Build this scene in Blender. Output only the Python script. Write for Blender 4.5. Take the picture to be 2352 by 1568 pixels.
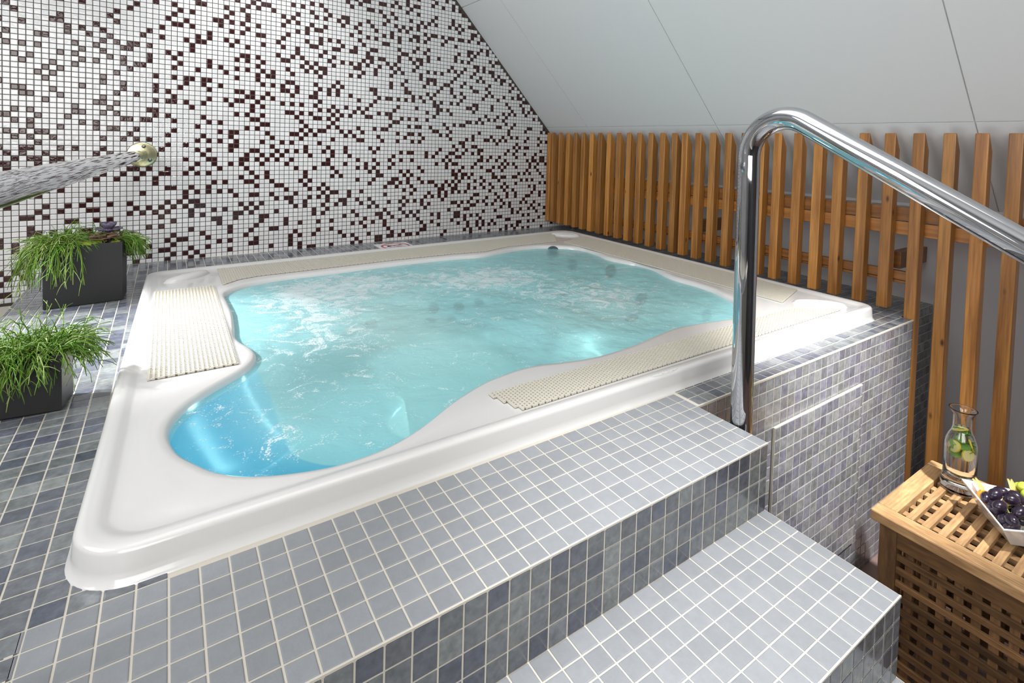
import bpy, bmesh, math, random
import numpy as np
from mathutils import Vector, Matrix, noise

# ------------------------------------------------------------------ units
# All plan figures are in tile pitches (36 mm). z = 0 of the plan is the tub deck, FLOOR the lower floor.
K = 0.036
FLOOR = -22.4
def W(x, y, z):
    return Vector((x * K, y * K, (z - FLOOR) * K))

scene = bpy.context.scene
for o in list(bpy.data.objects):
    bpy.data.objects.remove(o, do_unlink=True)
COL = scene.collection

# ------------------------------------------------------------------ camera
yaw, pitch, roll, F, CX, CY = 0.6061, -0.03713, 0.02978, 1216.4, 1225.5, 374.04
fw = Vector((math.sin(yaw) * math.cos(pitch), math.cos(yaw) * math.cos(pitch), math.sin(pitch)))
r0 = Vector((math.cos(yaw), -math.sin(yaw), 0)); u0 = r0.cross(fw)
r2 = r0 * math.cos(roll) + u0 * math.sin(roll); u2 = -r0 * math.sin(roll) + u0 * math.cos(roll)
cd = bpy.data.cameras.new('camera'); cam = bpy.data.objects.new('camera', cd); COL.objects.link(cam)
m = Matrix((r2, u2, -fw)).transposed().to_4x4(); m.translation = W(-29.11, -16.81, 17.03)
cam.matrix_world = m
cd.sensor_width = 36; cd.lens = F / 2352 * 36
cd.shift_x = -(CX - 1176) / 2352; cd.shift_y = -(784 - CY) / 2352
cd.clip_start = 0.02
scene.camera = cam

# ------------------------------------------------------------------ light
scene.view_settings.view_transform = 'Standard'
scene.view_settings.look = 'None'
scene.view_settings.gamma = 1
scene.view_settings.use_curve_mapping = False
scene.view_settings.exposure = 0.0
w = bpy.data.worlds.new('world'); scene.world = w; w.use_nodes = True
w.node_tree.nodes['Background'].inputs[0].default_value = (0.9, 0.95, 1, 1)
w.node_tree.nodes['Background'].inputs[1].default_value = 0.5

def aim(o, target):
    o.rotation_euler = (Vector(target) - o.location).to_track_quat('-Z', 'Y').to_euler()
def area(name, loc, target, sx, sy, power, color=(1, 1, 1)):
    d = bpy.data.lights.new(name, 'AREA'); d.shape = 'RECTANGLE'; d.size = sx; d.size_y = sy
    d.energy = power; d.color = color
    o = bpy.data.objects.new(name, d); COL.objects.link(o); o.location = loc; aim(o, target); return o
def spot(name, loc, target, power, angle, blend=0.6, radius=0.05, color=(1, 1, 1)):
    d = bpy.data.lights.new(name, 'SPOT'); d.energy = power; d.spot_size = math.radians(angle)
    d.spot_blend = blend; d.shadow_soft_size = radius; d.color = color
    o = bpy.data.objects.new(name, d); COL.objects.link(o); o.location = loc; aim(o, target); return o

area('window_light', W(-74, 14, 40), W(0, 30, 5), 1.3, 1.2, 34, (0.97, 0.98, 1))
area('ceiling_fill', W(-10, 15, 60), W(-5, 22, 0), 2.2, 2.0, 24, (1, 0.985, 0.97))  # unseen broad fill under the ceiling, added for even light
area('room_fill', W(-45, -48, 30), W(16, 22, 30), 2.0, 1.2, 50, (1, 0.99, 0.97))  # unseen fill added to lift the sloping ceiling
spot('side_strobe', W(-70, 44, 36), W(-37.5, 36, 0), 720, 34, 0.9, 0.06)  # strobe from the left, out of view, throwing the planter shadows
spot('mosaic_spot', W(-24, 34, 59), W(-17, 69, 25), 75, 50, 1.0, 0.06)
spot('step_spot', W(-4, -14, 58), W(-8, -5, -3), 320, 33, 1.0, 0.06)
spot('tub_corner_spot', W(12, -22, 40), W(20, 5, -6), 430, 36, 1.0, 0.05)
spot('hamper_spot', W(38, -19, 34), W(18, -6, -8), 165, 26, 0.5, 0.012, (1, 0.96, 0.9))

def lamp_point(name, loc, power, color, radius=0.04):
    d = bpy.data.lights.new(name, 'POINT'); d.energy = power; d.color = color; d.shadow_soft_size = radius
    o = bpy.data.objects.new(name, d); COL.objects.link(o); o.location = loc; return o
lamp_point('pool_lamp_step', W(-17, 16, -2.5), 0.8, (0.35, 0.85, 1.0))
lamp_point('pool_lamp_step', W(-25.5, 16, -2.2), 0.2, (0.35, 0.85, 1.0))
lamp_point('pool_lamp_well', W(-6, 27, -5), 1.6, (0.75, 1.0, 1.0))
lamp_point('pool_lamp_well', W(10, 30, -4), 1.0, (0.7, 1.0, 1.0))

# ------------------------------------------------------------------ materials
def mat(name):
    m = bpy.data.materials.new(name); m.use_nodes = True
    nt = m.node_tree; return m, nt, nt.nodes['Principled BSDF']
def N(nt, t, **kw):
    n = nt.nodes.new(t)
    for k, v in kw.items(): setattr(n, k, v)
    return n
def L(nt, a, b): nt.links.new(a, b)
def mixc(nt, fac, a, b, blend='MIX'):
    n = N(nt, 'ShaderNodeMix', data_type='RGBA', blend_type=blend)
    for i, v in ((0, fac), (6, a), (7, b)):
        if hasattr(v, 'is_linked') or hasattr(v, 'links'): L(nt, v, n.inputs[i])
        else: n.inputs[i].default_value = v if i == 0 else (*v, 1) if len(v) == 3 else v
    return n.outputs[2]
def ramp(nt, fac, stops):
    n = N(nt, 'ShaderNodeValToRGB'); e = n.color_ramp.elements
    while len(e) < len(stops): e.new(0.5)
    for s, (p, c) in zip(e, stops): s.position = p; s.color = (*c, 1) if len(c) == 3 else c
    L(nt, fac, n.inputs[0]); return n.outputs[0]
def noise_n(nt, vec, scale, detail=3, rough=0.5):
    n = N(nt, 'ShaderNodeTexNoise'); n.inputs['Scale'].default_value = scale
    n.inputs['Detail'].default_value = detail; n.inputs['Roughness'].default_value = rough
    if vec is not None: L(nt, vec, n.inputs['Vector'])
    return n
def bump(nt, p, h, strength, dist=0.001):
    b = N(nt, 'ShaderNodeBump'); b.inputs['Strength'].default_value = strength; b.inputs['Distance'].default_value = dist
    L(nt, h, b.inputs['Height']); L(nt, b.outputs[0], p.inputs['Normal']); return b
def coords(nt, which='Object'):
    return N(nt, 'ShaderNodeTexCoord').outputs[which]
def plain(name, col, rough=0.5, metal=0.0, spec=0.5, bscale=0, bstr=0, coat=0):
    m, nt, p = mat(name)
    p.inputs['Base Color'].default_value = (*col, 1); p.inputs['Roughness'].default_value = rough
    p.inputs['Metallic'].default_value = metal; p.inputs['Specular IOR Level'].default_value = spec
    p.inputs['Coat Weight'].default_value = coat
    if bscale: bump(nt, p, noise_n(nt, coords(nt), bscale).outputs[0], bstr)
    return m

def tile_mat(name, rough, cloud, bstr, spec=0.5):
    """glaze colour of each tile comes from the mesh attribute, clouded by noise"""
    m, nt, p = mat(name)
    a = N(nt, 'ShaderNodeAttribute', attribute_name='glaze').outputs['Color']
    n = noise_n(nt, coords(nt), 70, 4, 0.6)
    c = ramp(nt, n.outputs[0], [(0.3, (1 - cloud,) * 3), (0.7, (1 + cloud * 0.8,) * 3)])
    L(nt, mixc(nt, 1.0, a, c, 'MULTIPLY'), p.inputs['Base Color'])
    p.inputs['Roughness'].default_value = rough; p.inputs['Specular IOR Level'].default_value = spec
    n2 = noise_n(nt, coords(nt), 260, 2)
    bump(nt, p, n2.outputs[0], bstr, 0.0006)
    return m
M_GLAZE = tile_mat('glazed_tile', 0.17, 0.30, 0.25, 0.8)
M_MATT = tile_mat('matt_grey_tile', 0.42, 0.05, 0.45)
M_GROUT = plain('cream_grout', (0.52, 0.485, 0.42), 0.85, bscale=300, bstr=0.3)
M_GROUTD = plain('dark_mosaic_grout', (0.055, 0.046, 0.036), 0.85, bscale=300, bstr=0.2)

def mosaic_mat():
    m, nt, p = mat('glass_mosaic')
    a = N(nt, 'ShaderNodeAttribute', attribute_name='glaze').outputs['Color']
    L(nt, a, p.inputs['Base Color']); p.inputs['Roughness'].default_value = 0.12
    p.inputs['Specular IOR Level'].default_value = 0.55
    bump(nt, p, noise_n(nt, coords(nt), 60, 2).outputs[0], 0.5, 0.002)
    return m
M_MOSAIC = mosaic_mat()
M_ACRYLIC = plain('white_acrylic', (0.63, 0.622, 0.61), 0.14, spec=0.5, coat=0.25)
M_ACRYLIC_B = plain('blue_acrylic', (0.10, 0.58, 0.74), 0.3)
M_GRATE = plain('ivory_plastic_grate', (0.58, 0.55, 0.47), 0.45)
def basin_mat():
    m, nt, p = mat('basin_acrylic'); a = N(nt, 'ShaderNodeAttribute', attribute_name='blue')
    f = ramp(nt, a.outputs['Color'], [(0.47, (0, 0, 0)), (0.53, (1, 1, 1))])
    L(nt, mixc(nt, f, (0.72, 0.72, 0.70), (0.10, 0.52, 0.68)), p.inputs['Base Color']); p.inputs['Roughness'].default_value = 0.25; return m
M_BASIN = basin_mat()
M_CHANNEL_SHADE = plain('channel_shade', (0.10, 0.08, 0.05), 0.6)  # dark colour standing in for the shade of a deep channel
M_JET = plain('jet_plastic', (0.03, 0.045, 0.05), 0.3)
M_WHITEWALL = plain('painted_board', (0.66, 0.665, 0.675), 0.6, bscale=90, bstr=0.12)
M_PLASTER = plain('pale_plaster', (0.50, 0.49, 0.50), 0.8, bscale=40, bstr=0.3)
M_SCREED = plain('brown_floor_tile', (0.25, 0.17, 0.15), 0.45, bscale=30, bstr=0.4)
M_CHROME = plain('polished_steel', (0.50, 0.51, 0.53), 0.035, 1.0, bscale=25, bstr=0.04)
M_BRASS = plain('tarnished_brass_plate', (0.72, 0.68, 0.42), 0.25, 1.0, bscale=60, bstr=0.5)
M_SCREW = plain('steel_screw', (0.3, 0.28, 0.25), 0.35, 1.0)
M_BLACK = plain('matt_black_pot', (0.007, 0.007, 0.008), 0.5, bscale=200, bstr=0.1)
M_SOIL = plain('dark_soil', (0.02, 0.014, 0.01), 0.9, bscale=150, bstr=1)

def wood(name, dark, light, scale_along=2.0, scale_across=40, knots=True, rough=0.42, axis='Z', coat=0.2, wave=0.35, tmin=0.72, tmax=1.2, dist=5):
    m, nt, p = mat(name)
    oi = N(nt, 'ShaderNodeObjectInfo')
    at = N(nt, 'ShaderNodeAttribute', attribute_name='board')
    tc = coords(nt)
    add = N(nt, 'ShaderNodeVectorMath', operation='MULTIPLY_ADD')
    cmb = N(nt, 'ShaderNodeCombineXYZ')
    for i in range(3): L(nt, oi.outputs['Random'], cmb.inputs[i])
    L(nt, cmb.outputs[0], add.inputs[0]); add.inputs[1].default_value = (13.7, 7.3, 29.1); L(nt, tc, add.inputs[2])
    add2 = N(nt, 'ShaderNodeVectorMath', operation='MULTIPLY_ADD')
    L(nt, at.outputs['Color'], add2.inputs[0]); add2.inputs[1].default_value = (31, 17, 23); L(nt, add.outputs[0], add2.inputs[2])
    mp = N(nt, 'ShaderNodeMapping')
    s = {'X': (scale_along, scale_across, scale_across), 'Y': (scale_across, scale_along, scale_across), 'Z': (scale_across, scale_across, scale_along)}[axis]
    mp.inputs['Scale'].default_value = s
    L(nt, add2.outputs[0], mp.inputs['Vector'])
    n1 = noise_n(nt, mp.outputs[0], 1.0, 4, 0.6)
    wv = N(nt, 'ShaderNodeTexWave', wave_type='BANDS', bands_direction='X' if axis != 'X' else 'Y')
    wv.inputs['Scale'].default_value = 1.1; wv.inputs['Distortion'].default_value = 5; wv.inputs['Detail'].default_value = 3
    L(nt, mp.outputs[0], wv.inputs['Vector'])
    f = N(nt, 'ShaderNodeMath', operation='MULTIPLY_ADD'); f.inputs[1].default_value = wave
    L(nt, wv.outputs['Fac'], f.inputs[0])
    g = N(nt, 'ShaderNodeMath', operation='MULTIPLY'); g.inputs[1].default_value = 1 - wave
    L(nt, n1.outputs[0], g.inputs[0]); L(nt, g.outputs[0], f.inputs[2])
    c = ramp(nt, f.outputs[0], [(0.22, dark), (0.72, light)])
    n3 = N(nt, 'ShaderNodeSeparateColor'); L(nt, at.outputs['Color'], n3.inputs[0])
    # per-board tone
    tone = N(nt, 'ShaderNodeMapRange'); tone.inputs['To Min'].default_value = tmin; tone.inputs['To Max'].default_value = tmax
    sm = N(nt, 'ShaderNodeMath', operation='FRACT')
    sa = N(nt, 'ShaderNodeMath', operation='ADD'); L(nt, oi.outputs['Random'], sa.inputs[0]); L(nt, n3.outputs[1], sa.inputs[1])
    L(nt, sa.outputs[0], sm.inputs[0]); L(nt, sm.outputs[0], tone.inputs['Value'])
    c = mixc(nt, 1.0, c, tone.outputs[0], 'MULTIPLY')
    if knots:
        mk = N(nt, 'ShaderNodeMapping')
        mk.inputs['Scale'].default_value = {'X': (1, 2, 2), 'Y': (2, 1, 2), 'Z': (1.8, 1.8, 0.8)}[axis]
        L(nt, add2.outputs[0], mk.inputs['Vector'])
        vo = N(nt, 'ShaderNodeTexVoronoi'); vo.inputs['Scale'].default_value = 7.5; L(nt, mk.outputs[0], vo.inputs['Vector'])
        kf = ramp(nt, vo.outputs['Distance'], [(0.04, (1, 1, 1)), (0.11, (0, 0, 0))])
        c = mixc(nt, kf, c, (dark[0] * 0.25, dark[1] * 0.2, dark[2] * 0.2))
    fine = noise_n(nt, mp.outputs[0], 4.0, 3, 0.6)
    c = mixc(nt, 1.0, c, ramp(nt, fine.outputs[0], [(0.3, (0.82,) * 3), (0.7, (1.12,) * 3)]), 'MULTIPLY')
    L(nt, c, p.inputs['Base Color']); p.inputs['Roughness'].default_value = rough
    p.inputs['Coat Weight'].default_value = coat; p.inputs['Coat Roughness'].default_value = 0.25
    bump(nt, p, f.outputs[0], 0.25, 0.0006)
    return m
M_PINE = wood('honey_pine', (0.23, 0.085, 0.015), (0.46, 0.205, 0.045))
M_PINE_Y = wood('honey_pine_rail', (0.20, 0.07, 0.013), (0.36, 0.15, 0.032), axis='Y', knots=False)
M_ACX = wood('acacia_x', (0.27, 0.145, 0.06), (0.56, 0.345, 0.165), 5, 34, False, 0.5, 'X', 0.05, wave=0.12, tmin=0.62, tmax=1.22)
M_ACY = wood('acacia_y', (0.27, 0.145, 0.06), (0.56, 0.345, 0.165), 5, 34, False, 0.5, 'Y', 0.05, wave=0.12, tmin=0.62, tmax=1.22)
M_ACY_SHADE = wood('acacia_shaded_y', (0.085, 0.04, 0.016), (0.27, 0.145, 0.06), 5, 34, False, 0.5, 'Y', 0.05, wave=0.12, tmin=0.5, tmax=1.4)  # this and the next two: acacia with the sides' shade put into its colour
M_ACX_SHADE = wood('acacia_shaded_x', (0.085, 0.04, 0.016), (0.27, 0.145, 0.06), 5, 34, False, 0.5, 'X', 0.05, wave=0.12, tmin=0.5, tmax=1.4)
M_ACZ_SHADE = wood('acacia_shaded_z', (0.10, 0.048, 0.02), (0.27, 0.145, 0.065), 5, 34, False, 0.5, 'Z', 0.05, wave=0.12, tmin=0.6, tmax=1.3)

# ------------------------------------------------------------------ mesh helpers
def obj(name, verts, faces, mats, parent=None, smooth=False, fmat=None, fcol=None, colname='glaze', loc=None):
    """verts in plan units; loc = plan position of the object's own origin"""
    me = bpy.data.meshes.new(name)
    org = W(*loc) if loc is not None else Vector((0, 0, 0))
    if parent is not None and loc is None:
        org = Vector(parent['_o'])
    me.from_pydata([tuple(W(*v) - org) for v in verts], [], faces)
    for m_ in (mats if isinstance(mats, (list, tuple)) else [mats]): me.materials.append(m_)
    if fmat is not None: me.polygons.foreach_set('material_index', fmat)
    if smooth: me.polygons.foreach_set('use_smooth', [True] * len(me.polygons))
    if fcol is not None:
        at = me.color_attributes.new(colname, 'FLOAT_COLOR', 'CORNER')
        arr = np.ones((len(me.loops), 4), dtype=np.float32); k = 0
        for p_, c in zip(me.polygons, fcol):
            arr[k:k + p_.loop_total, :3] = c; k += p_.loop_total
        at.data.foreach_set('color', arr.ravel())
    me.validate(); me.update()
    o = bpy.data.objects.new(name, me); COL.objects.link(o)
    if parent is not None:
        o.parent = parent
        if parent.type == 'MESH' or True:
            o.location = org - Vector(parent['_o'])
    else: o.location = org
    o['_o'] = list(org)
    return o
def thing(name, loc, label, cat, group=None):
    o = bpy.data.objects.new(name, None); COL.objects.link(o); o.location = W(*loc)
    o.empty_display_size = 0.05
    o['_o'] = list(W(*loc)); o['label'] = label; o['category'] = cat
    if group: o['group'] = group
    return o
def tag(o, label, cat, group=None):
    o['label'] = label; o['category'] = cat
    if group: o['group'] = group
    return o
def struct(o): o['kind'] = 'structure'; return o

class MB:
    def __init__(s): s.v = []; s.f = []; s.c = []; s.m = []
    def add(s, vs, fs, col=None, mi=0):
        b = len(s.v); s.v += [tuple(v) for v in vs]
        for f in fs: s.f.append([b + i for i in f]); s.c.append(col or (1, 1, 1)); s.m.append(mi)
    def box(s, a, b, col=None, mi=0, ch=0.0, R=None):
        x0, y0, z0 = a; x1, y1, z1 = b
        if ch <= 0:
            vs = [(x0, y0, z0), (x1, y0, z0), (x1, y1, z0), (x0, y1, z0), (x0, y0, z1), (x1, y0, z1), (x1, y1, z1), (x0, y1, z1)]
            fs = [(3, 2, 1, 0), (4, 5, 6, 7), (0, 1, 5, 4), (1, 2, 6, 5), (2, 3, 7, 6), (3, 0, 4, 7)]
        else:
            bm = bmesh.new(); bmesh.ops.create_cube(bm, size=1)
            for v in bm.verts:
                v.co = Vector(((x0 + x1) / 2 + v.co.x * (x1 - x0), (y0 + y1) / 2 + v.co.y * (y1 - y0), (z0 + z1) / 2 + v.co.z * (z1 - z0)))
            bmesh.ops.bevel(bm, geom=bm.edges[:], offset=ch, segments=2, affect='EDGES', profile=0.5)
            bm.verts.index_update()
            vs = [v.co.copy() for v in bm.verts]; fs = [[v.index for v in f.verts] for f in bm.faces]; bm.free()
        if R is not None: vs = [R(Vector(v)) for v in vs]
        s.add(vs, fs, col, mi)
    def tube(s, pts, r, n=8, col=None, mi=0, cap=True):
        pts = [Vector(p) for p in pts]; rr = r if isinstance(r, (list, tuple)) else [r] * len(pts)
        t0 = (pts[1] - pts[0]).normalized()
        up = Vector((0, 0, 1)) if abs(t0.z) < 0.9 else Vector((1, 0, 0))
        a = t0.cross(up).normalized(); vs = []; fs = []
        for i, p_ in enumerate(pts):
            t = (pts[min(i + 1, len(pts) - 1)] - pts[max(i - 1, 0)]).normalized()
            a = (a - t * a.dot(t)).normalized(); b = t.cross(a)
            for k in range(n):
                an = 2 * math.pi * k / n; vs.append(p_ + (a * math.cos(an) + b * math.sin(an)) * rr[i])
        for i in range(len(pts) - 1):
            for k in range(n):
                fs.append((i * n + k, i * n + (k + 1) % n, (i + 1) * n + (k + 1) % n, (i + 1) * n + k))
        if cap: fs.append(tuple(range(n))[::-1]); fs.append(tuple((len(pts) - 1) * n + k for k in range(n)))
        s.add(vs, fs, col, mi)
    def lathe(s, prof, c, n=32, col=None, mi=0, M=None, close=False):
        vs = []; fs = []
        for (r, z) in prof:
            for k in range(n):
                a = 2 * math.pi * k / n; v = Vector((r * math.cos(a), r * math.sin(a), z))
                if M is not None: v = M @ v
                vs.append(v + Vector(c))
        for i in range(len(prof) - 1):
            for k in range(n):
                fs.append((i * n + k, i * n + (k + 1) % n, (i + 1) * n + (k + 1) % n, (i + 1) * n + k))
        if close:
            fs.append(tuple(range(n))[::-1]); fs.append(tuple((len(prof) - 1) * n + k for k in range(n)))
        s.add(vs, fs, col, mi)
    def build(s, name, mats, parent=None, smooth=False, loc=None, colname='glaze', usecol=False):
        return obj(name, s.v, s.f, mats, parent, smooth, s.m, s.c if usecol else None, colname, loc)

def add_tiles(mb, O, U, V, cells, size=0.92, proud=0.035, ch=0.05, mi=1):
    """pillow-edged tiles on the plane O + u*U + v*V (U, V unit); cells: (u0, v0, u1, v1, colour)"""
    O = Vector(O); U = Vector(U); V = Vector(V); Nn = U.cross(V)
    g = (1 - size) / 2
    for (a, b, c, d, col) in cells:
        pu = min(g, (c - a) * 0.1); pv = min(g, (d - b) * 0.1)
        a += pu; c -= pu; b += pv; d -= pv
        vs = []
        for (e, h) in ((0, -0.05), (0, proud * 0.45), (ch * 0.4, proud * 0.85), (ch, proud)):
            for (x, y) in ((a + e, b + e), (c - e, b + e), (c - e, d - e), (a + e, d - e)):
                vs.append(O + U * x + V * y + Nn * h)
        fs = []
        for r in range(3):
            for k in range(4): fs.append((r * 4 + k, r * 4 + (k + 1) % 4, r * 4 + 4 + (k + 1) % 4, r * 4 + 4 + k))
        fs.append((12, 13, 14, 15))
        mb.add(vs, fs, col, mi)
rnd = random.Random(7)
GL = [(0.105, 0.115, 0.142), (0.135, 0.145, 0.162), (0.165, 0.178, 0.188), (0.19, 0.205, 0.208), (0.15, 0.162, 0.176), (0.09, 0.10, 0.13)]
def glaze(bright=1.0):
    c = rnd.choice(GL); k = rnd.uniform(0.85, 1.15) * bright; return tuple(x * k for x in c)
def glaze_wall():
    k = rnd.uniform(0.78, 1.18); h = rnd.choice(((0.215, 0.215, 0.24), (0.22, 0.225, 0.24), (0.23, 0.235, 0.235), (0.185, 0.185, 0.225)))
    return tuple(x * k for x in h)
def matt():
    k = rnd.uniform(0.92, 1.08); return (0.225 * k, 0.235 * k, 0.25 * k)
def cells_grid(u0, u1, v0, v1, colf, ok=None, phase_u=0.0, phase_v=0.0):
    out = []
    def cuts(a, b, ph):
        c = [a]; k = math.ceil(a - ph + 1e-6) + ph
        if k <= a + 0.12: k += 1
        while k < b - 0.12: c.append(k); k += 1
        c.append(b); return c
    cu = cuts(u0, u1, phase_u); cv = cuts(v0, v1, phase_v)
    for i in range(len(cu) - 1):
        for j in range(len(cv) - 1):
            um = (cu[i] + cu[i + 1]) / 2; vm = (cv[j] + cv[j + 1]) / 2
            if ok is None or ok(um, vm): out.append((cu[i], cv[j], cu[i + 1], cv[j + 1], colf()))
    return out

# ------------------------------------------------------------------ room shell
WY0, WA = 69.23, 0.0392          # mosaic wall: y at x=0 and its turn
QU, QV = 0.6614, 0.6614 * 0.9601 # mosaic pitch
S0, Z0 = -17.458, 0.488
ca, sa_ = math.cos(WA), math.sin(WA)
def wall_pt(s, z, n=0.0): return (s * ca + n * sa_, WY0 + s * sa_ - n * ca, z)   # n = out of the wall towards the room
def ceil_z(x): return 11.2 + (43.4 - x) * (42.09 - 11.2) / (43.4 - 13.29)
ZC = 62.0
XC = 43.4 - (ZC - 11.2) * (43.4 - 13.29) / (42.09 - 11.2)

def mosaic_wall():
    mb = MB()
    smin, smax = -76.0, 44.0
    # grout bed (a thick slab behind the tiles)
    xs = [(smin, FLOOR), (smax, FLOOR), (smax, ceil_z(43.4)), (XC, ZC), (smin, ZC)]
    n = len(xs); vs = [wall_pt(s, z, 0) for s, z in xs] + [wall_pt(s, z, -3) for s, z in xs]
    fs = [tuple(range(n)), tuple(range(2 * n - 1, n - 1, -1))] + [(i, i + n, (i + 1) % n + n, (i + 1) % n) for i in range(n)]
    mb.add(vs, fs, (0.12, 0.105, 0.085), 0)
    r = random.Random(21); dark = {}
    cells = []
    i0 = int((smin - S0) / QU); i1 = int((smax - S0) / QU)
    for j in range(-8, 94):
        for i in range(i0, i1):
            s = S0 + i * QU; z = Z0 + j * QV
            if s > -41.2 / ca and z + QV * 0.75 < 0.0: continue
            if z < -3.75: continue
            if z + QV > ZC - 0.1: continue
            if z + QV > ceil_z((s + QU) * ca) - 0.05 : continue
            p = 0.235
            if dark.get((i - 1, j)): p *= 0.55
            if dark.get((i, j - 1)): p *= 0.55
            if dark.get((i - 1, j - 1)) or dark.get((i + 1, j - 1)): p *= 1.35
            if dark.get((i - 1, j)) and dark.get((i - 2, j)): p = 0.01
            if dark.get((i, j - 1)) and dark.get((i, j - 2)): p = 0.01
            d = r.random() < p; dark[(i, j)] = d
            k = r.uniform(0.93, 1.05)
            col = (0.036 * k, 0.008 * k, 0.009 * k) if d else (0.68 * k, 0.675 * k, 0.68 * k)
            cells.append((s, z, s + QU, z + QV, col))
    O = Vector((0, WY0, 0)); U = Vector((ca, sa_, 0)); V = Vector((0, 0, 1))
    add_tiles(mb, O, U, V, cells, size=1 - 0.075, proud=0.03, ch=0.06, mi=1)
    return struct(mb.build('wall_back', [M_GROUTD, M_MOSAIC], usecol=True))
mosaic_wall()

def slab(name, pts, thick, m_, nrm):
    n = len(pts); nrm = Vector(nrm)
    vs = [Vector(p) for p in pts] + [Vector(p) + nrm * thick for p in pts]
    fs = [tuple(range(n)), tuple(range(2 * n - 1, n - 1, -1))] + [(i, i + n, (i + 1) % n + n, (i + 1) % n) for i in range(n)]
    return struct(obj(name, vs, fs, m_))
# lower floor
mb = MB(); mb.box((-78, -62, FLOOR - 2), (46, 75, FLOOR)); struct(mb.build('floor', M_SCREED))
# knee wall behind the slats
mb = MB(); mb.box((43.5, -62, FLOOR), (46, 75, 11.0))
mb.box((43.15, -62, 10.9), (46, 75, 11.25))
struct(mb.build('wall_right', M_PLASTER))
# sloping boarded ceiling
def sloped():
    mb = MB(); d = Vector((XC - 43.4, 0, ZC - 11.2)); Ls = d.length; d.normalize(); nn = Vector((d.z, 0, -d.x))
    P0 = Vector((43.4, 0, 11.2))
    # backing
    mb.add([P0 + Vector((0, y, 0)) + d * s + nn * h for h in (0.05, 2.0) for y in (-62, 75) for s in (0, Ls)],
           [(0, 1, 3, 2), (4, 6, 7, 5), (0, 2, 6, 4), (1, 5, 7, 3), (0, 4, 5, 1), (2, 3, 7, 6)], mi=1)
    zs = [11.2, 20.4, 41.0, 61.6]
    ss = [(z - 11.2) / d.z for z in zs] + [Ls]
    ys = [-62, -56, -27.6, 0.95, 30.0, 57.8, 75]
    for i in range(len(ss) - 1):
        for j in range(len(ys) - 1):
            g = 0.06
            a, b = ss[i] + g, ss[i + 1] - g; c, e = ys[j] + g, ys[j + 1] - g
            if b - a < 0.3: continue
            vs = [P0 + Vector((0, y, 0)) + d * s_ + nn * h for h in (-0.12, 0.12) for y in (c, e) for s_ in (a, b)]
            mb.add(vs, [(0, 1, 3, 2), (4, 6, 7, 5), (0, 2, 6, 4), (1, 5, 7, 3), (0, 4, 5, 1), (2, 3, 7, 6)])
    return struct(mb.build('ceiling', [M_WHITEWALL, plain('pale_sealant', (0.80, 0.80, 0.79), 0.7)]))
sloped()
mb = MB(); mb.box((-78, -62, ZC), (XC + 1.5, 75, ZC + 2)); o = struct(mb.build('ceiling', M_WHITEWALL)); o.name = 'ceiling_flat'
mb = MB()   # left wall with the window opening
for a, b in (((-78, -62, FLOOR), (-76, 75, 22)), ((-78, -62, 56), (-76, 75, ZC)), ((-78, -62, 22), (-76, -5, 56)), ((-78, 60, 22), (-76, 75, 56))): mb.box(a, b)
struct(mb.build('wall_left', M_PLASTER))
mb = MB(); mb.box((-78, -64, FLOOR), (46, -62, ZC)); struct(mb.build('wall_front', plain('dark_grey_wall', (0.10, 0.10, 0.105), 0.7)))

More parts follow.
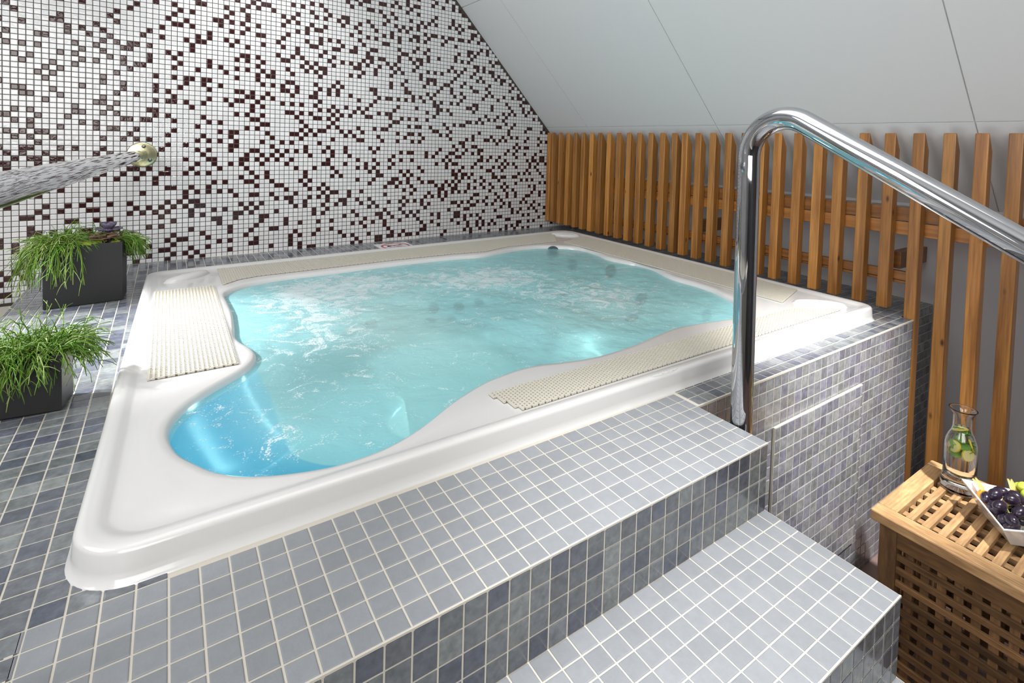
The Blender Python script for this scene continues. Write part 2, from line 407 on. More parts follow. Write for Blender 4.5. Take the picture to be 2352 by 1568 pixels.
# ------------------------------------------------------------------ tiled platform
XL, XS, XR = -41.3, -33.3, 34.17    # deck left edge, left end of the steps, deck corner
TUB = (-31.3, 8.6, 30.4, 54.5)
def in_tub(x, y): return TUB[0] < x < TUB[2] and TUB[1] < y < TUB[3]
def platform():
    mb = MB(); g = (0.62, 0.585, 0.52)
    # walls of the block (hollow under the tub), outer faces
    def bx(a, b): mb.box(a, b, g, 0)
    bx((XL, -40, FLOOR), (XS, 5, 0)); bx((XL, 5, FLOOR), (-30.6, 66.9, 0))
    bx((-30.6, 5, FLOOR), (XR, 8.9, 0)); bx((29.8, 8.9, FLOOR), (XR, 68.0, 0)); bx((XR, 6.2, FLOOR), (42.9, 68.6, 0))
    bx((-30.6, 54.0, FLOOR), (29.8, 67.6, 0))
    wy = lambda x: WY0 + x * math.tan(WA)
    # top fill up to the turned wall
    mb.add([(XL, 66.5, -0.01), (XL, 66.5, 0.001), (43, 66.5, 0.001), (43, wy(43), 0.001), (XL, wy(XL), 0.001)], [(1, 2, 3, 4)], g, 0)
    U = (1, 0, 0); V = (0, 1, 0)
    def okA(x, y): return not in_tub(x, y) and y < wy(x) - 0.02
    cs = [c for c in cells_grid(XL, XR, 5.0, 71.0, glaze, okA)]
    cs2 = []
    for (a, b, c, d, col) in cs:                # clip at the turned wall and skip the grey front field
        if (b + d) / 2 < 7.0 and a < -0.4: 
            if a >= XS - 0.2 : continue
        if 6.9 < (b + d) / 2 < 8.9 and -29.6 < a and c < 0.3: continue
        d = min(d, wy((a + c) / 2) - 0.05)
        if d - b > 0.1: cs2.append((a, b, c, d, col))
    add_tiles(mb, (0, 0, 0), U, V, cs2)
    add_tiles(mb, (0, 0, 0), U, V, cells_grid(-0.25, 1.0, 5.0, 7.0, glaze, lambda x, y: False))
    add_tiles(mb, (0, 0, 0), U, V, cells_grid(XL, XS, -24.0, 5.0, glaze))
    add_tiles(mb, (0, 0, 0), U, V, cells_grid(XR + 0.05, 42.9, 6.2, 70, glaze, lambda x, y: y < wy(x) - 0.5))
    # front face right of the steps (y = 5) and the face behind the slat
    PX = (8.7, 22.95, -18.6, -3.9)
    def okF(x, z): return not (PX[0] < x < PX[1] and PX[2] < z < PX[3])
    cf = []
    for (a, b, c, d, col) in cells_grid(-0.25, XR, FLOOR, 0, glaze_wall, okF, phase_u=0.8):
        cf.append((a, b, c, d, col))
    add_tiles(mb, (0, 5, 0), (1, 0, 0), (0, 0, 1), cf)
    add_tiles(mb, (0, 6.2, 0), (1, 0, 0), (0, 0, 1), cells_grid(XR + 0.05, 42.9, FLOOR, 0, glaze))
    # right end of the deck corner
    # left edge
    add_tiles(mb, (XL, 0, 0), (0, -1, 0), (0, 0, 1), cells_grid(-66, 24, -8, 0, glaze))
    # edge trims of grout
    mb.box((XS - 0.06, -40, -0.05), (XS + 0.16, 7.0, 0.028), g, 0)
    mb.box((-0.25, 4.94, -0.1), (XR, 5.08, 0.03), g, 0)
    return struct(mb.build('tiled_platform', [M_GROUT, M_GLAZE], usecol=True))
platform()
# ledge seen beyond the left edge of the deck
mb = MB(); mb.box((-76, -40, -6), (XL - 0.05, 66.2, -3.33)); struct(mb.build('lower_ledge', M_GROUT))

def step(i, name):
    """flight of steps; step 0 is flush with the deck"""
    mb = MB(); g = (0.62, 0.585, 0.52)
    yb = 7.0 if i == 0 else 0.0 - 7 * (i - 1) - 0.0
    y1 = (7.35 if i == 0 else -7.0 * (i - 1)); y0 = -7.0 * i; z = -4.0 * i
    x1 = -0.25
    if i == 0: mb.box((XS, y0, FLOOR), (x1, 5.0, z), g, 0)
    else: mb.box((XS, y0, FLOOR), (x1, y1, z), g, 0)
    ytop = 7.0 if i == 0 else y1
    add_tiles(mb, (0, 0, z), (1, 0, 0), (0, 1, 0), cells_grid(XS + 0.12, x1, y0, ytop, matt, None, 0.0, 0.0), mi=2)
    # riser
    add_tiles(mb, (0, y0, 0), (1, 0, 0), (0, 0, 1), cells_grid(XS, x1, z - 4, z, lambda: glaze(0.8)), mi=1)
    # right side of the block
    ys = y1 if i else 5.0
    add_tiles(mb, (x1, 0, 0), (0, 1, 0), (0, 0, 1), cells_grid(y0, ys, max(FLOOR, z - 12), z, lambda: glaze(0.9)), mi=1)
    mb.box((XS, y0 - 0.03, z - 0.09), (x1, y0 + 0.05, z + 0.02), g, 0)
    return struct(mb.build(name, [M_GROUT, M_GLAZE, M_MATT], usecol=True))
for i in range(5): step(i, 'tiled_step')

# removable tiled access panel on the platform front
def panel():
    mb = MB(); mb.box((8.75, 4.72, -18.55), (22.9, 4.9, -3.95), (0.62, 0.585, 0.52), 0)
    add_tiles(mb, (0, 4.72, 0), (1, 0, 0), (0, 0, 1), cells_grid(8.75, 22.9, -18.55, -3.95, glaze_wall, None, 0.5, 0.05))
    o = mb.build('access_panel', [M_GROUT, M_GLAZE], usecol=True, loc=(15.8, 4.9, -18.5))
    tag(o, 'tiled access panel standing proud of the grey tiled front below the tub', 'panel')
panel()

# ------------------------------------------------------------------ hot tub
OUT = [(-24.14, 44.29), (-22.52, 46.49), (-20.59, 47.61), (-17.76, 48.19), (-14.67, 48.32), (-10.3, 48.63), (-5.52, 48.97), (-0.34, 49.08), (4.04, 48.92), (7.5, 48.4), (11.55, 49.32), (14.89, 50.1), (19.18, 49.83), (22.32, 47.81), (23.68, 45.38), (23.6, 42.16), (22.8, 38.8), (23.37, 35.55), (24.0, 33.92), (24.0, 31.18), (22.8, 28.08), (22.3, 25.89), (22.4, 23.22), (22.09, 20.58), (21.35, 18.66), (20.58, 16.92), (19.2, 14.99), (17.19, 13.64), (14.83, 13.1), (13.01, 13.4), (10.16, 13.9), (7.68, 14.1), (5.4, 13.8), (2.49, 13.26), (0.34, 13.02), (-1.55, 12.92), (-3.26, 13.05), (-5.34, 13.52), (-6.65, 13.9), (-8.07, 14.05), (-9.76, 13.87), (-11.64, 13.44), (-14.42, 12.17), (-16.19, 11.05), (-17.69, 10.2), (-19.46, 9.55), (-20.96, 9.36), (-22.29, 9.39), (-23.91, 9.81), (-25.41, 10.46), (-26.5, 11.26), (-27.21, 12.05), (-27.9, 13.25), (-28.49, 14.41), (-28.82, 15.75), (-28.95, 17.24), (-28.68, 18.64), (-28.13, 19.78), (-27.13, 21.14), (-26.05, 22.24), (-25.12, 23.09), (-24.38, 23.95), (-23.82, 25.09), (-23.62, 26.31), (-23.83, 27.67), (-24.29, 29.18), (-24.51, 30.87), (-24.32, 33.68), (-24.14, 37.41), (-24.2, 40.8)]
CEN = Vector((0.0, 31.0))
NA = 900
def by_angle(poly, n=NA):
    P = [Vector(p) - CEN for p in poly]; out = []
    segs = []
    for i in range(len(P)):
        a, b = P[i], P[(i + 1) % len(P)]; segs.append((a, b))
    for k in range(n):
        an = 2 * math.pi * k / n; d = Vector((math.cos(an), math.sin(an))); best = None
        for a, b in segs:
            e = b - a; den = d.x * e.y - d.y * e.x
            if abs(den) < 1e-9: continue
            t = (a.x * e.y - a.y * e.x) / den; u = (a.x * d.y - a.y * d.x) / den
            if t > 0 and -1e-6 <= u <= 1 + 1e-6 and (best is None or t > best): best = t
        out.append(CEN + d * (best if best else 1))
    return out
def catmull(P, n=5):
    out = []
    m_ = len(P)
    for i in range(m_):
        p0, p1, p2, p3 = (Vector(P[(i + j) % m_]) for j in (-1, 0, 1, 2))
        for k in range(n):
            t = k / n
            out.append(0.5 * ((2 * p1) + (p2 - p0) * t + (2 * p0 - 5 * p1 + 4 * p2 - p3) * t * t + (3 * p1 - p0 - 3 * p2 + p3) * t ** 3))
    return out
def rrect(c, inset, rad):
    """rounded quad c = four corners ccw, inset, radius"""
    C_ = [Vector(p) for p in c]; n = 4; lines = []
    for i in range(n):
        a, b = C_[i], C_[(i + 1) % n]; d = (b - a).normalized(); nrm = Vector((-d.y, d.x))
        lines.append((a + nrm * inset, d))
    pts = []
    for i in range(n):
        (a, d), (b, e) = lines[i - 1], lines[i]
        den = d.x * e.y - d.y * e.x; w_ = b - a; t = (w_.x * e.y - w_.y * e.x) / den
        p = a + d * t; r = rad[i]
        s, q = p - d * r, p + e * r
        for k in range(13):
            u = k / 12; pts.append(s * (1 - u) ** 2 + p * 2 * u * (1 - u) + q * u * u if False else None)
            th = u * math.pi / 2
            pts[-1] = p + (-d * r) * (1 - math.sin(th)) + (e * r) * (1 - math.cos(th))
    return by_angle(pts)
TC = [(-32.35, 7.35), (31.3, 6.98), (31.7, 59.6), (-31.1, 56.0)]
RAD = [2.5, 1.5, 3.0, 1.6]
WOUT = by_angle(catmull(OUT))
def sm(a): 
    for _ in range(3): a = [(a[i - 1] + a[i] * 2 + a[(i + 1) % len(a)]) / 4 for i in range(len(a))]
    return a
WOUT = sm(WOUT)
def scaled(f, extra=0.0):
    out = []
    for p in WOUT:
        d = p - CEN; out.append(CEN + d * f + d.normalized() * extra)
    return out
def lobe(p): # 1 in the near-left corner lobe
    d = (Vector(p) - Vector((-29, 9))).length; return max(0, min(1, (26 - d) / 8))
def ringmesh(rings, cap=None):
    vs = []; fs = []
    for r in rings: vs += r
    n = NA
    for i in range(len(rings) - 1):
        for k in range(n): fs.append((i * n + k, i * n + (k + 1) % n, (i + 1) * n + (k + 1) % n, (i + 1) * n + k))
    if cap: 
        vs.append(cap); c = len(vs) - 1; b = (len(rings) - 1) * n
        for k in range(n): fs.append((b + k, b + (k + 1) % n, c))
    return vs, fs
tub = thing('hot_tub', (0, 31, 0), 'large square white spa tub sunk in the tiled deck, filled with bubbling water', 'hot tub')
def tub_rim():
    def R(ins, z, dr=0.0): return [(p.x, p.y, z) for p in rrect(TC, ins, [max(0.3, r - ins * 0.6 + dr) for r in RAD])]
    rings = [R(-0.05, 0.0), R(-0.02, 0.07), R(0.10, 0.16), R(0.14, 0.5), R(0.18, 1.12), R(0.22, 1.25), R(0.32, 1.34), R(0.48, 1.37), R(0.75, 1.35), R(1.0, 1.27), R(1.2, 1.16), R(1.38, 1.11)]
    inner = rings[-1]
    # shelf to basin edge
    e1 = scaled(1.0, 0.7); e2 = scaled(1, 0.32); e3 = scaled(1, 0.12); e4 = scaled(1, 0.02); e5 = scaled(1, -0.06)
    def clampin(pts, z):
        out = []
        for p, q in zip(pts, inner):
            qv = Vector((q[0], q[1])); r_ = (qv - CEN).length; rp = (Vector(p) - CEN).length
            v = Vector(p) if rp < r_ - 0.3 else CEN + (Vector(p) - CEN).normalized() * (r_ - 0.3)
            out.append((v.x, v.y, z))
        return out
    rings += [[( (a[0] * 2 + b[0]) / 3, (a[1] * 2 + b[1]) / 3, 1.1) for a, b in zip(inner, clampin(e1, 1.1))]]
    rings += [clampin(e1, 1.1), clampin(e2, 1.05), clampin(e3, 0.93), [(p.x, p.y, 0.68) for p in e4], [(p.x, p.y, 0.2) for p in e5]]
    vs, fs = ringmesh(rings)
    return obj('rim', vs, fs, M_ACRYLIC, tub, True)
tub_rim()
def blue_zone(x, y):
    """blue-coloured part of the near-left lobe, outside the round edge of the seat"""
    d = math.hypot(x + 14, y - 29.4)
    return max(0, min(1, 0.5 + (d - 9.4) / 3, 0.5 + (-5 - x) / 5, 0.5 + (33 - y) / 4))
def seat(f, z):
    out = []
    for k, p in enumerate(scaled(f)):
        an = 2 * math.pi * k / NA
        out.append((p.x, p.y, z + 0.5 * math.cos(6 * an + 0.5) * (0.0 if f > 0.97 else 1) * (1 if f > 0.5 else 0)))
    return out
def basin():
    prof = [(1.0, 0.22), (0.995, -0.3), (0.975, -1.6), (0.94, -3.2), (0.90, -4.6), (0.86, -5.4), (0.80, -5.8), (0.74, -5.9), (0.68, -6.0), (0.62, -6.0), (0.56, -6.1), (0.50, -6.2), (0.475, -6.8), (0.455, -9.0), (0.435, -14.0), (0.40, -15.2), (0.3, -15.4), (0.1, -15.4)]
    rings = [[(p.x, p.y, 0.2) for p in scaled(1, -0.06)]] + [seat(f, z) for f, z in prof[1:]]
    vs, fs = ringmesh(rings, (0, 31, -15.4))
    o = obj('basin', vs, fs, M_BASIN, tub, True)
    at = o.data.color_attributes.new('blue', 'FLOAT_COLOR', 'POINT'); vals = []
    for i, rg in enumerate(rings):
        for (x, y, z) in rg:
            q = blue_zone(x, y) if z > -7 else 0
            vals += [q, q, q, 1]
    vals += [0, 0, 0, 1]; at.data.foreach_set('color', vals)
    return o
basin_o = basin()
# head cushions moulded in the corners
def headrest(c, ang, name='headrest'):
    mb = MB(); prof = []
    for i in range(9):
        t = i / 8 * math.pi / 2; prof.append((math.cos(t), math.sin(t)))
    n = 40; vs = []; fs = []
    for (r, h) in [(1.08, -0.3)] + prof[:-1]:
        for k in range(n):
            a = 2 * math.pi * k / n; x = 2.5 * r * math.cos(a); y = 1.1 * r * math.sin(a)
            z = 0.55 * h * (1 - 0.35 * (y / 1.1)) + 0.12 * (x / 2.5) ** 2
            vs.append((c[0] + x * math.cos(ang) - y * math.sin(ang), c[1] + x * math.sin(ang) + y * math.cos(ang), 1.12 + z))
    R_ = len(vs) // n
    for i in range(R_ - 1):
        for k in range(n): fs.append((i * n + k, i * n + (k + 1) % n, (i + 1) * n + (k + 1) % n, (i + 1) * n + k))
    fs.append(tuple((R_ - 1) * n + k for k in range(n)))
    return obj('headrest', vs, fs, M_ACRYLIC, tub, True)
headrest((26.9, 10.9), math.radians(-45)); headrest((28.3, 55.6), math.radians(45 + 90)); headrest((-27.2, 52.2), math.radians(40))
# raised oval emblem on the near rim
def emblem():
    mb = MB(); c = Vector((-0.55, 7.62, 1.375)); pts = []
    for k in range(41):
        a = 2 * math.pi * k / 40; pts.append(c + Vector((1.35 * math.cos(a), 0.20 * math.sin(a), 0)))
    mb.tube(pts, 0.012, 5)
    for i, xx in enumerate((-0.6, -0.35, -0.05, 0.2, 0.45, 0.7)):
        mb.tube([c + Vector((xx, -0.09, 0)), c + Vector((xx + 0.1, 0.09, 0))], 0.012, 5)
        if i % 2: mb.tube([c + Vector((xx, -0.09, 0)), c + Vector((xx + 0.16, -0.09, 0))], 0.012, 5)
    mb.build('emblem', M_ACRYLIC, tub, True)
emblem()

# jets under the water
from mathutils.bvhtree import BVHTree
def jets():
    me = basin_o.data; bv = BVHTree.FromPolygons([tuple(v.co) for v in me.vertices], [tuple(p.vertices) for p in me.polygons])
    org = Vector(basin_o['_o'])
    J = [(20.7, 49.0, 1.1), (22.6, 46.4, 0.9), (17.2, 46.9, .7), (19.8, 44.6, .7), (22.6, 37.8, 1.0), (22.4, 31.6, 1.1), (20.1, 30.9, 1.0), (21.3, 20.5, .8), (20.0, 18.2, .7),
         (-10.5, 47.0, .9), (-17.5, 46.4, 1.0), (-15.2, 45.0, .9), (-11.5, 45.2, .9), (-9.0, 45.4, .8), (-22.6, 41.5, .9), (-22.8, 38.0, 1.0), (-20.3, 44.2, .9), (-0.1, 47.2, .8), (-1.2, 45.4, .8), (3.4, 46.8, .8), (1.6, 45.2, .7), (6.2, 46.2, .7),
         (-19.6, 15.4, .7), (4, 15.9, .8)]
    for (x, y, r) in J:
        o0 = W(x, y, 2) - org
        hit, nrm, idx, dist = bv.ray_cast(o0, Vector((0, 0, -1)))
        if hit is None: continue
        if nrm.z < 0: nrm = -nrm
        if (hit + org).z < W(0, 0, -6.6).z: continue
        q = nrm.to_track_quat('Z', 'Y').to_matrix()
        c = (hit + org); cp = Vector((c.x / K, c.y / K, c.z / K + FLOOR)); mb = MB()
        r *= 0.9
        mb.lathe([(r, 0.0), (r, 0.14), (r * 0.86, 0.2), (r * 0.7, 0.1), (r * 0.45, 0.08), (r * 0.4, 0.22), (r * 0.2, 0.24), (0.01, 0.16)], cp, 20, M=q)
        mb.build('jet_nozzle', M_JET, tub, True)
jets()

# overflow grates: bars with little bridges between them
def grate(name, label, quad, pitch=0.25, tooth=0.26):
    """quad: function inside(x,y); bars run along Y"""
    x0, x1, yr = quad
    mb = MB(); x = x0; k = 0
    while x < x1 - 0.1:
        y0, y1 = yr(x + 0.15)
        if y1 - y0 > 0.3:
            mb.box((x, y0, 1.135), (x + pitch * 0.5, y1, 1.25)); mb.box((x, y0, 1.115), (x + pitch, y1, 1.125), mi=1)  # thin dark sheet below the bars, painted shade of the gaps
            y = y0 + (tooth / 2 if k % 2 else 0.02)
            while y < y1 - 0.1:
                mb.box((x + pitch * 0.5, y, 1.135), (x + pitch * 1.0, min(y1, y + tooth * 0.5), 1.235)); y += tooth
        x += pitch; k += 1
    o = mb.build('overflow_grate', [M_GRATE, M_CHANNEL_SHADE], loc=((x0 + x1) / 2, (yr((x0 + x1) / 2)[0] + yr((x0 + x1) / 2)[1]) / 2, 1.1))
    return tag(o, label, 'grate', 'ivory overflow grates around the tub')
grate('near', 'ivory slotted grate along the near rim beside the steps', (-12.4, 27.6, lambda x: (max(8.75, 11.4 - max(0, (x + 12.4)) * 3.4) if x < -11.2 else 8.75, min(11.5, 11.5 if x < 22.2 else 8.75 + (27.4 - x) * 0.53))))
grate('left', 'short wide ivory grate at the left end of the tub behind the planters', (-30.1, -24.95, lambda x: (24.3, 47.0)), 0.27, 0.28)
FARLOW = [(-24.2, 47.0), (-22.6, 48.6), (-20.6, 49.3), (-14.7, 49.6), (-5, 50.2), (4, 50.2), (9, 49.6), (14, 51.3), (19, 51.2), (23.2, 51.3), (26.8, 56.8)]
def farlow(x):
    for (a, b), (c, d) in zip(FARLOW, FARLOW[1:]):
        if a <= x <= c: return b + (d - b) * (x - a) / (c - a)
    return 57
grate('far', 'long ivory grate along the far rim below the mosaic wall', (-24.2, 26.6, lambda x: (farlow(x), 54.75 + (x + 24) * 0.058)))
grate('right', 'ivory grate along the right rim in front of the slats', (23.9, 30.3, lambda x: (13.2 + (x - 23.9) * 0.3, 50.3 + (x - 23.9) * 0.42)))

# ------------------------------------------------------------------ water
def water_mat():
    m = bpy.data.materials.new('bubbling_spa_water'); m.use_nodes = True; nt = m.node_tree; nt.nodes.clear()
    out = N(nt, 'ShaderNodeOutputMaterial'); tc = coords(nt)
    mp = N(nt, 'ShaderNodeMapping'); mp.inputs['Scale'].default_value = (1, 1, 0.2); L(nt, tc, mp.inputs['Vector'])
    # bump: swirling ripples
    n1 = noise_n(nt, mp.outputs[0], 9, 5, 0.55); n1.inputs['Distortion'].default_value = 1.2
    n2 = noise_n(nt, mp.outputs[0], 40, 4, 0.6); n2.inputs['Distortion'].default_value = 0.8
    ad = N(nt, 'ShaderNodeMath', operation='MULTIPLY_ADD'); L(nt, n2.outputs[0], ad.inputs[0]); ad.inputs[1].default_value = 0.25; L(nt, n1.outputs[0], ad.inputs[2])
    bp = N(nt, 'ShaderNodeBump'); bp.inputs['Strength'].default_value = 0.9; bp.inputs['Distance'].default_value = 0.0045; L(nt, ad.outputs[0], bp.inputs['Height'])
    tr = N(nt, 'ShaderNodeBsdfTransparent'); tr.inputs[0].default_value = (0.66, 0.96, 0.98, 1)
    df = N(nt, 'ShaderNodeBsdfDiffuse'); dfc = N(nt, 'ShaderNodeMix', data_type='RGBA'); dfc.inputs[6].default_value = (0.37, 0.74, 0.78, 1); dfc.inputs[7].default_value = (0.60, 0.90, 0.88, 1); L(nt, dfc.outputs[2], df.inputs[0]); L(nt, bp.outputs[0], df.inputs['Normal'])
    fo = N(nt, 'ShaderNodeBsdfDiffuse'); fo.inputs[0].default_value = (0.70, 0.80, 0.82, 1)
    gl = N(nt, 'ShaderNodeBsdfGlossy'); gl.inputs['Roughness'].default_value = 0.08; L(nt, bp.outputs[0], gl.inputs['Normal'])
    fr = N(nt, 'ShaderNodeFresnel'); fr.inputs[0].default_value = 1.33; L(nt, bp.outputs[0], fr.inputs['Normal'])
    at = N(nt, 'ShaderNodeAttribute', attribute_name='bubbles_beam'); sp = N(nt, 'ShaderNodeSeparateColor'); L(nt, at.outputs['Color'], sp.inputs[0]); L(nt, sp.outputs[2], dfc.inputs[0])
    # milky amount: R channel; foam amount: G channel; lamp beam painted into the milk: B channel
    m1 = N(nt, 'ShaderNodeMixShader'); L(nt, sp.outputs[0], m1.inputs[0]); L(nt, tr.outputs[0], m1.inputs[1]); L(nt, df.outputs[0], m1.inputs[2])
    f1 = noise_n(nt, mp.outputs[0], 14, 6, 0.72); f1.inputs['Distortion'].default_value = 1.6
    f2 = noise_n(nt, mp.outputs[0], 230, 2, 0.6)
    fm = N(nt, 'ShaderNodeMath', operation='MULTIPLY_ADD'); L(nt, f2.outputs[0], fm.inputs[0]); fm.inputs[1].default_value = 0.5; L(nt, f1.outputs[0], fm.inputs[2])
    fa = N(nt, 'ShaderNodeMath', operation='MULTIPLY_ADD'); L(nt, sp.outputs[1], fa.inputs[0]); fa.inputs[1].default_value = 0.34; L(nt, fm.outputs[0], fa.inputs[2])
    fr2 = ramp(nt, fa.outputs[0], [(0.88, (0, 0, 0)), (0.99, (0.8, 0.8, 0.8))])
    # rescale so the ramp's 1.0 sits within reach
    fa.inputs[1].default_value = 0.36
    m2 = N(nt, 'ShaderNodeMixShader'); L(nt, fr2, m2.inputs[0]); L(nt, m1.outputs[0], m2.inputs[1]); L(nt, fo.outputs[0], m2.inputs[2])
    m3 = N(nt, 'ShaderNodeMixShader'); L(nt, fr.outputs[0], m3.inputs[0]); L(nt, m2.outputs[0], m3.inputs[1]); L(nt, gl.outputs[0], m3.inputs[2])
    L(nt, m3.outputs[0], out.inputs[0])
    return m
def water():
    fr_ = [1.0 - i / 90 for i in range(90)]
    rings = []; cols = []
    def g(x, y, cx, cy, rx, ry): return math.exp(-(((x - cx) / rx) ** 2 + ((y - cy) / ry) ** 2))
    for f in fr_:
        r = []
        for p in scaled(f):
            x, y = p.x, p.y; lb = lobe((x, y))
            amp = 0.11 * (1 - 0.5 * lb) * min(1, (1 - f) * 14 + 0.1)
            z = 0.60 + amp * noise.fractal(Vector((x * 0.28, y * 0.28, 1.7)), 1.0, 2.0, 4)
            r.append((x, y, z))
            milk = 0.60 - 0.16 * lb + 0.1 * noise.noise(Vector((x * .1, y * .1, 4)))
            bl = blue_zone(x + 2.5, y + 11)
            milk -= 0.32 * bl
            pale = 0.75 * g(x, y, -12.5, 27, 5, 9) + 0.55 * g(x, y, 7, 21, 9, 5) + 0.35 * g(x, y, -8, 38, 7, 6)  # pale lamp beam over the bubble plume, painted into the water colour
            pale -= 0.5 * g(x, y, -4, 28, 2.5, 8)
            foam = 0.72 * g(x, y, -12, 43, 9, 5) + 0.85 * g(x, y, 3, 38, 8, 6) + 0.65 * g(x, y, 10, 26, 8, 6) + 0.6 * g(x, y, -17, 38, 5, 8) + 0.3 * g(x, y, -18, 27, 6, 7) + 0.25 * g(x, y, -24, 15, 5, 5)
            foam = min(0.68, foam * 0.82)
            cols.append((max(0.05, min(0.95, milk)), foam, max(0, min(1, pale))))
        rings.append(r)
    vs, fs = ringmesh(rings, (0, 31, 0.6)); cols.append((0.6, 0.6, 0))
    o = obj('spa_water', vs, fs, water_mat(), None, True, loc=(0, 31, 0.6))
    me = o.data; at = me.color_attributes.new('bubbles_beam', 'FLOAT_COLOR', 'POINT')
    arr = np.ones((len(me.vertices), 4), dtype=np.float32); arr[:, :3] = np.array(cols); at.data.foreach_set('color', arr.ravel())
    o['kind'] = 'stuff'
    tag(o, 'turquoise bubbling water with white foam filling the tub', 'water')
water()

# ------------------------------------------------------------------ slat screen
YS = [70.0, 68.43, 66.23, 63.87, 61.54, 59.26, 56.95, 54.66, 52.36, 49.92, 47.48, 45.12, 42.6, 40.18, 37.8, 35.87, 33.44, 30.94, 28.43, 25.88, 23.52, 21.23, 18.62, 16.14, 13.8, 11.13, 8.6, 5.97, 3.37, 0.86, -1.59, -4.1, -6.6]
SX = 34.25
def slats():
    t = thing('slat_screen', (35.2, 30, 0), 'row of upright honey pine slats on rails along the right side of the tub', 'screen')
    for i, y in enumerate(YS):
        zb = 0.5 + 0.9 * max(0, (y - 8)) / 60 if y > 7 else FLOOR + 0.05
        ya, yb = y - 1.08, y; x0, x1 = SX, SX + 1.25; zt = 19.25
        mb = MB(); mb.box((x0, ya, zb), (x1, yb, zt), ch=0.10)
        # bevel cut on the back of the top
        mb.v = [(v[0], v[1], v[2] - (max(0, (v[0] - x0 - 0.1)) * 1.6 if v[2] > zt - 1 else 0)) for v in mb.v]
        mb.build('slat', M_PINE, t, False, loc=(x0, (ya + yb) / 2, zb))
    for (z0, z1, y0, x0, x1, nm) in ((9.95, 11.35, -8, SX + 1.3, SX + 2.1, 'rail'), (8.45, 9.85, -8, SX + 1.3, SX + 2.1, 'rail'), (3.55, 4.5, 6.2, SX + 1.3, SX + 2.0, 'rail'), (3.2, 3.5, 6.2, SX + 1.4, SX + 2.0, 'rail')):
        mb = MB(); mb.box((x0, y0, z0), (x1, 69.6, z1), ch=0.06); mb.build(nm, M_PINE_Y, t, loc=(x0, 30, z0))
    for y in (7.2, 33.0, 58.0):
        mb = MB(); mb.box((SX + 2.05, y, 4.6), (43.45, y + 1.1, 6.4), ch=0.06); mb.build('bracket', M_PINE_Y, t, loc=(40, y, 5))
slats()

# ------------------------------------------------------------------ handrails
def arc_pts(c, a0, a1, r, n, plane='yz', x=0):
    out = []
    for i in range(n + 1):
        a = a0 + (a1 - a0) * i / n; out.append((x, c[0] + r * math.cos(a), c[1] + r * math.sin(a)))
    return out
def right_rail():
    X = 0.52; R_ = 2.3; sl = math.atan(0.555); Yp = 2.55; Yb = 2.25
    # sloped line z = 16.32 + .571*(y+5.4)
    cz = 18.92 - R_; c = (Yp - R_, cz)
    pts = [(X, Yb, -20.5), (X, Yb, -1), (X, Yp - 0.02, cz - 1)]
    a1 = math.pi / 2 + sl
    pts += arc_pts(c, 0, a1, R_, 28, x=X)
    end = Vector(pts[-1]); d = Vector((0, -math.cos(sl), -math.sin(sl)))
    Lr = 33.0
    pts += [tuple(end + d * Lr * k / 4) for k in range(1, 4)]
    # lower bend down to the floor
    e2 = end + d * Lr; pts.append(tuple(e2))
    cc = (e2.y - math.cos(sl + math.pi / 2) * -R_ , e2.z)
    c2 = e2 + Vector((0, -math.sin(sl) * -1, -math.cos(sl))) * R_ * 1.0
    c2 = Vector((X, e2.y + math.sin(sl) * R_, e2.z - math.cos(sl) * R_))
    for k in range(1, 15):
        a = (math.pi / 2 + sl) + (math.pi - math.pi / 2 - sl) * k / 14
        pts.append((X, c2.y + R_ * math.cos(a), c2.z + R_ * math.sin(a)))
    pts.append((X, pts[-1][1], FLOOR + 0.3)); pts[0] = (X, Yb, FLOOR + 0.3)
    t = thing('handrail', (X, Yp, FLOOR), 'polished steel handrail with a bent top beside the steps', 'handrail')
    mb = MB(); mb.tube(pts, 0.66, 40); mb.build('rail_tube', M_CHROME, t, True)
    for y in (Yb, pts[-1][1]):
        mb = MB(); mb.lathe([(1.3, 0), (1.3, 0.25), (1.15, 0.35), (0.7, 0.38)], (X, y, FLOOR), 32, close=True); mb.build('base_flange', M_CHROME, t, False)
right_rail()
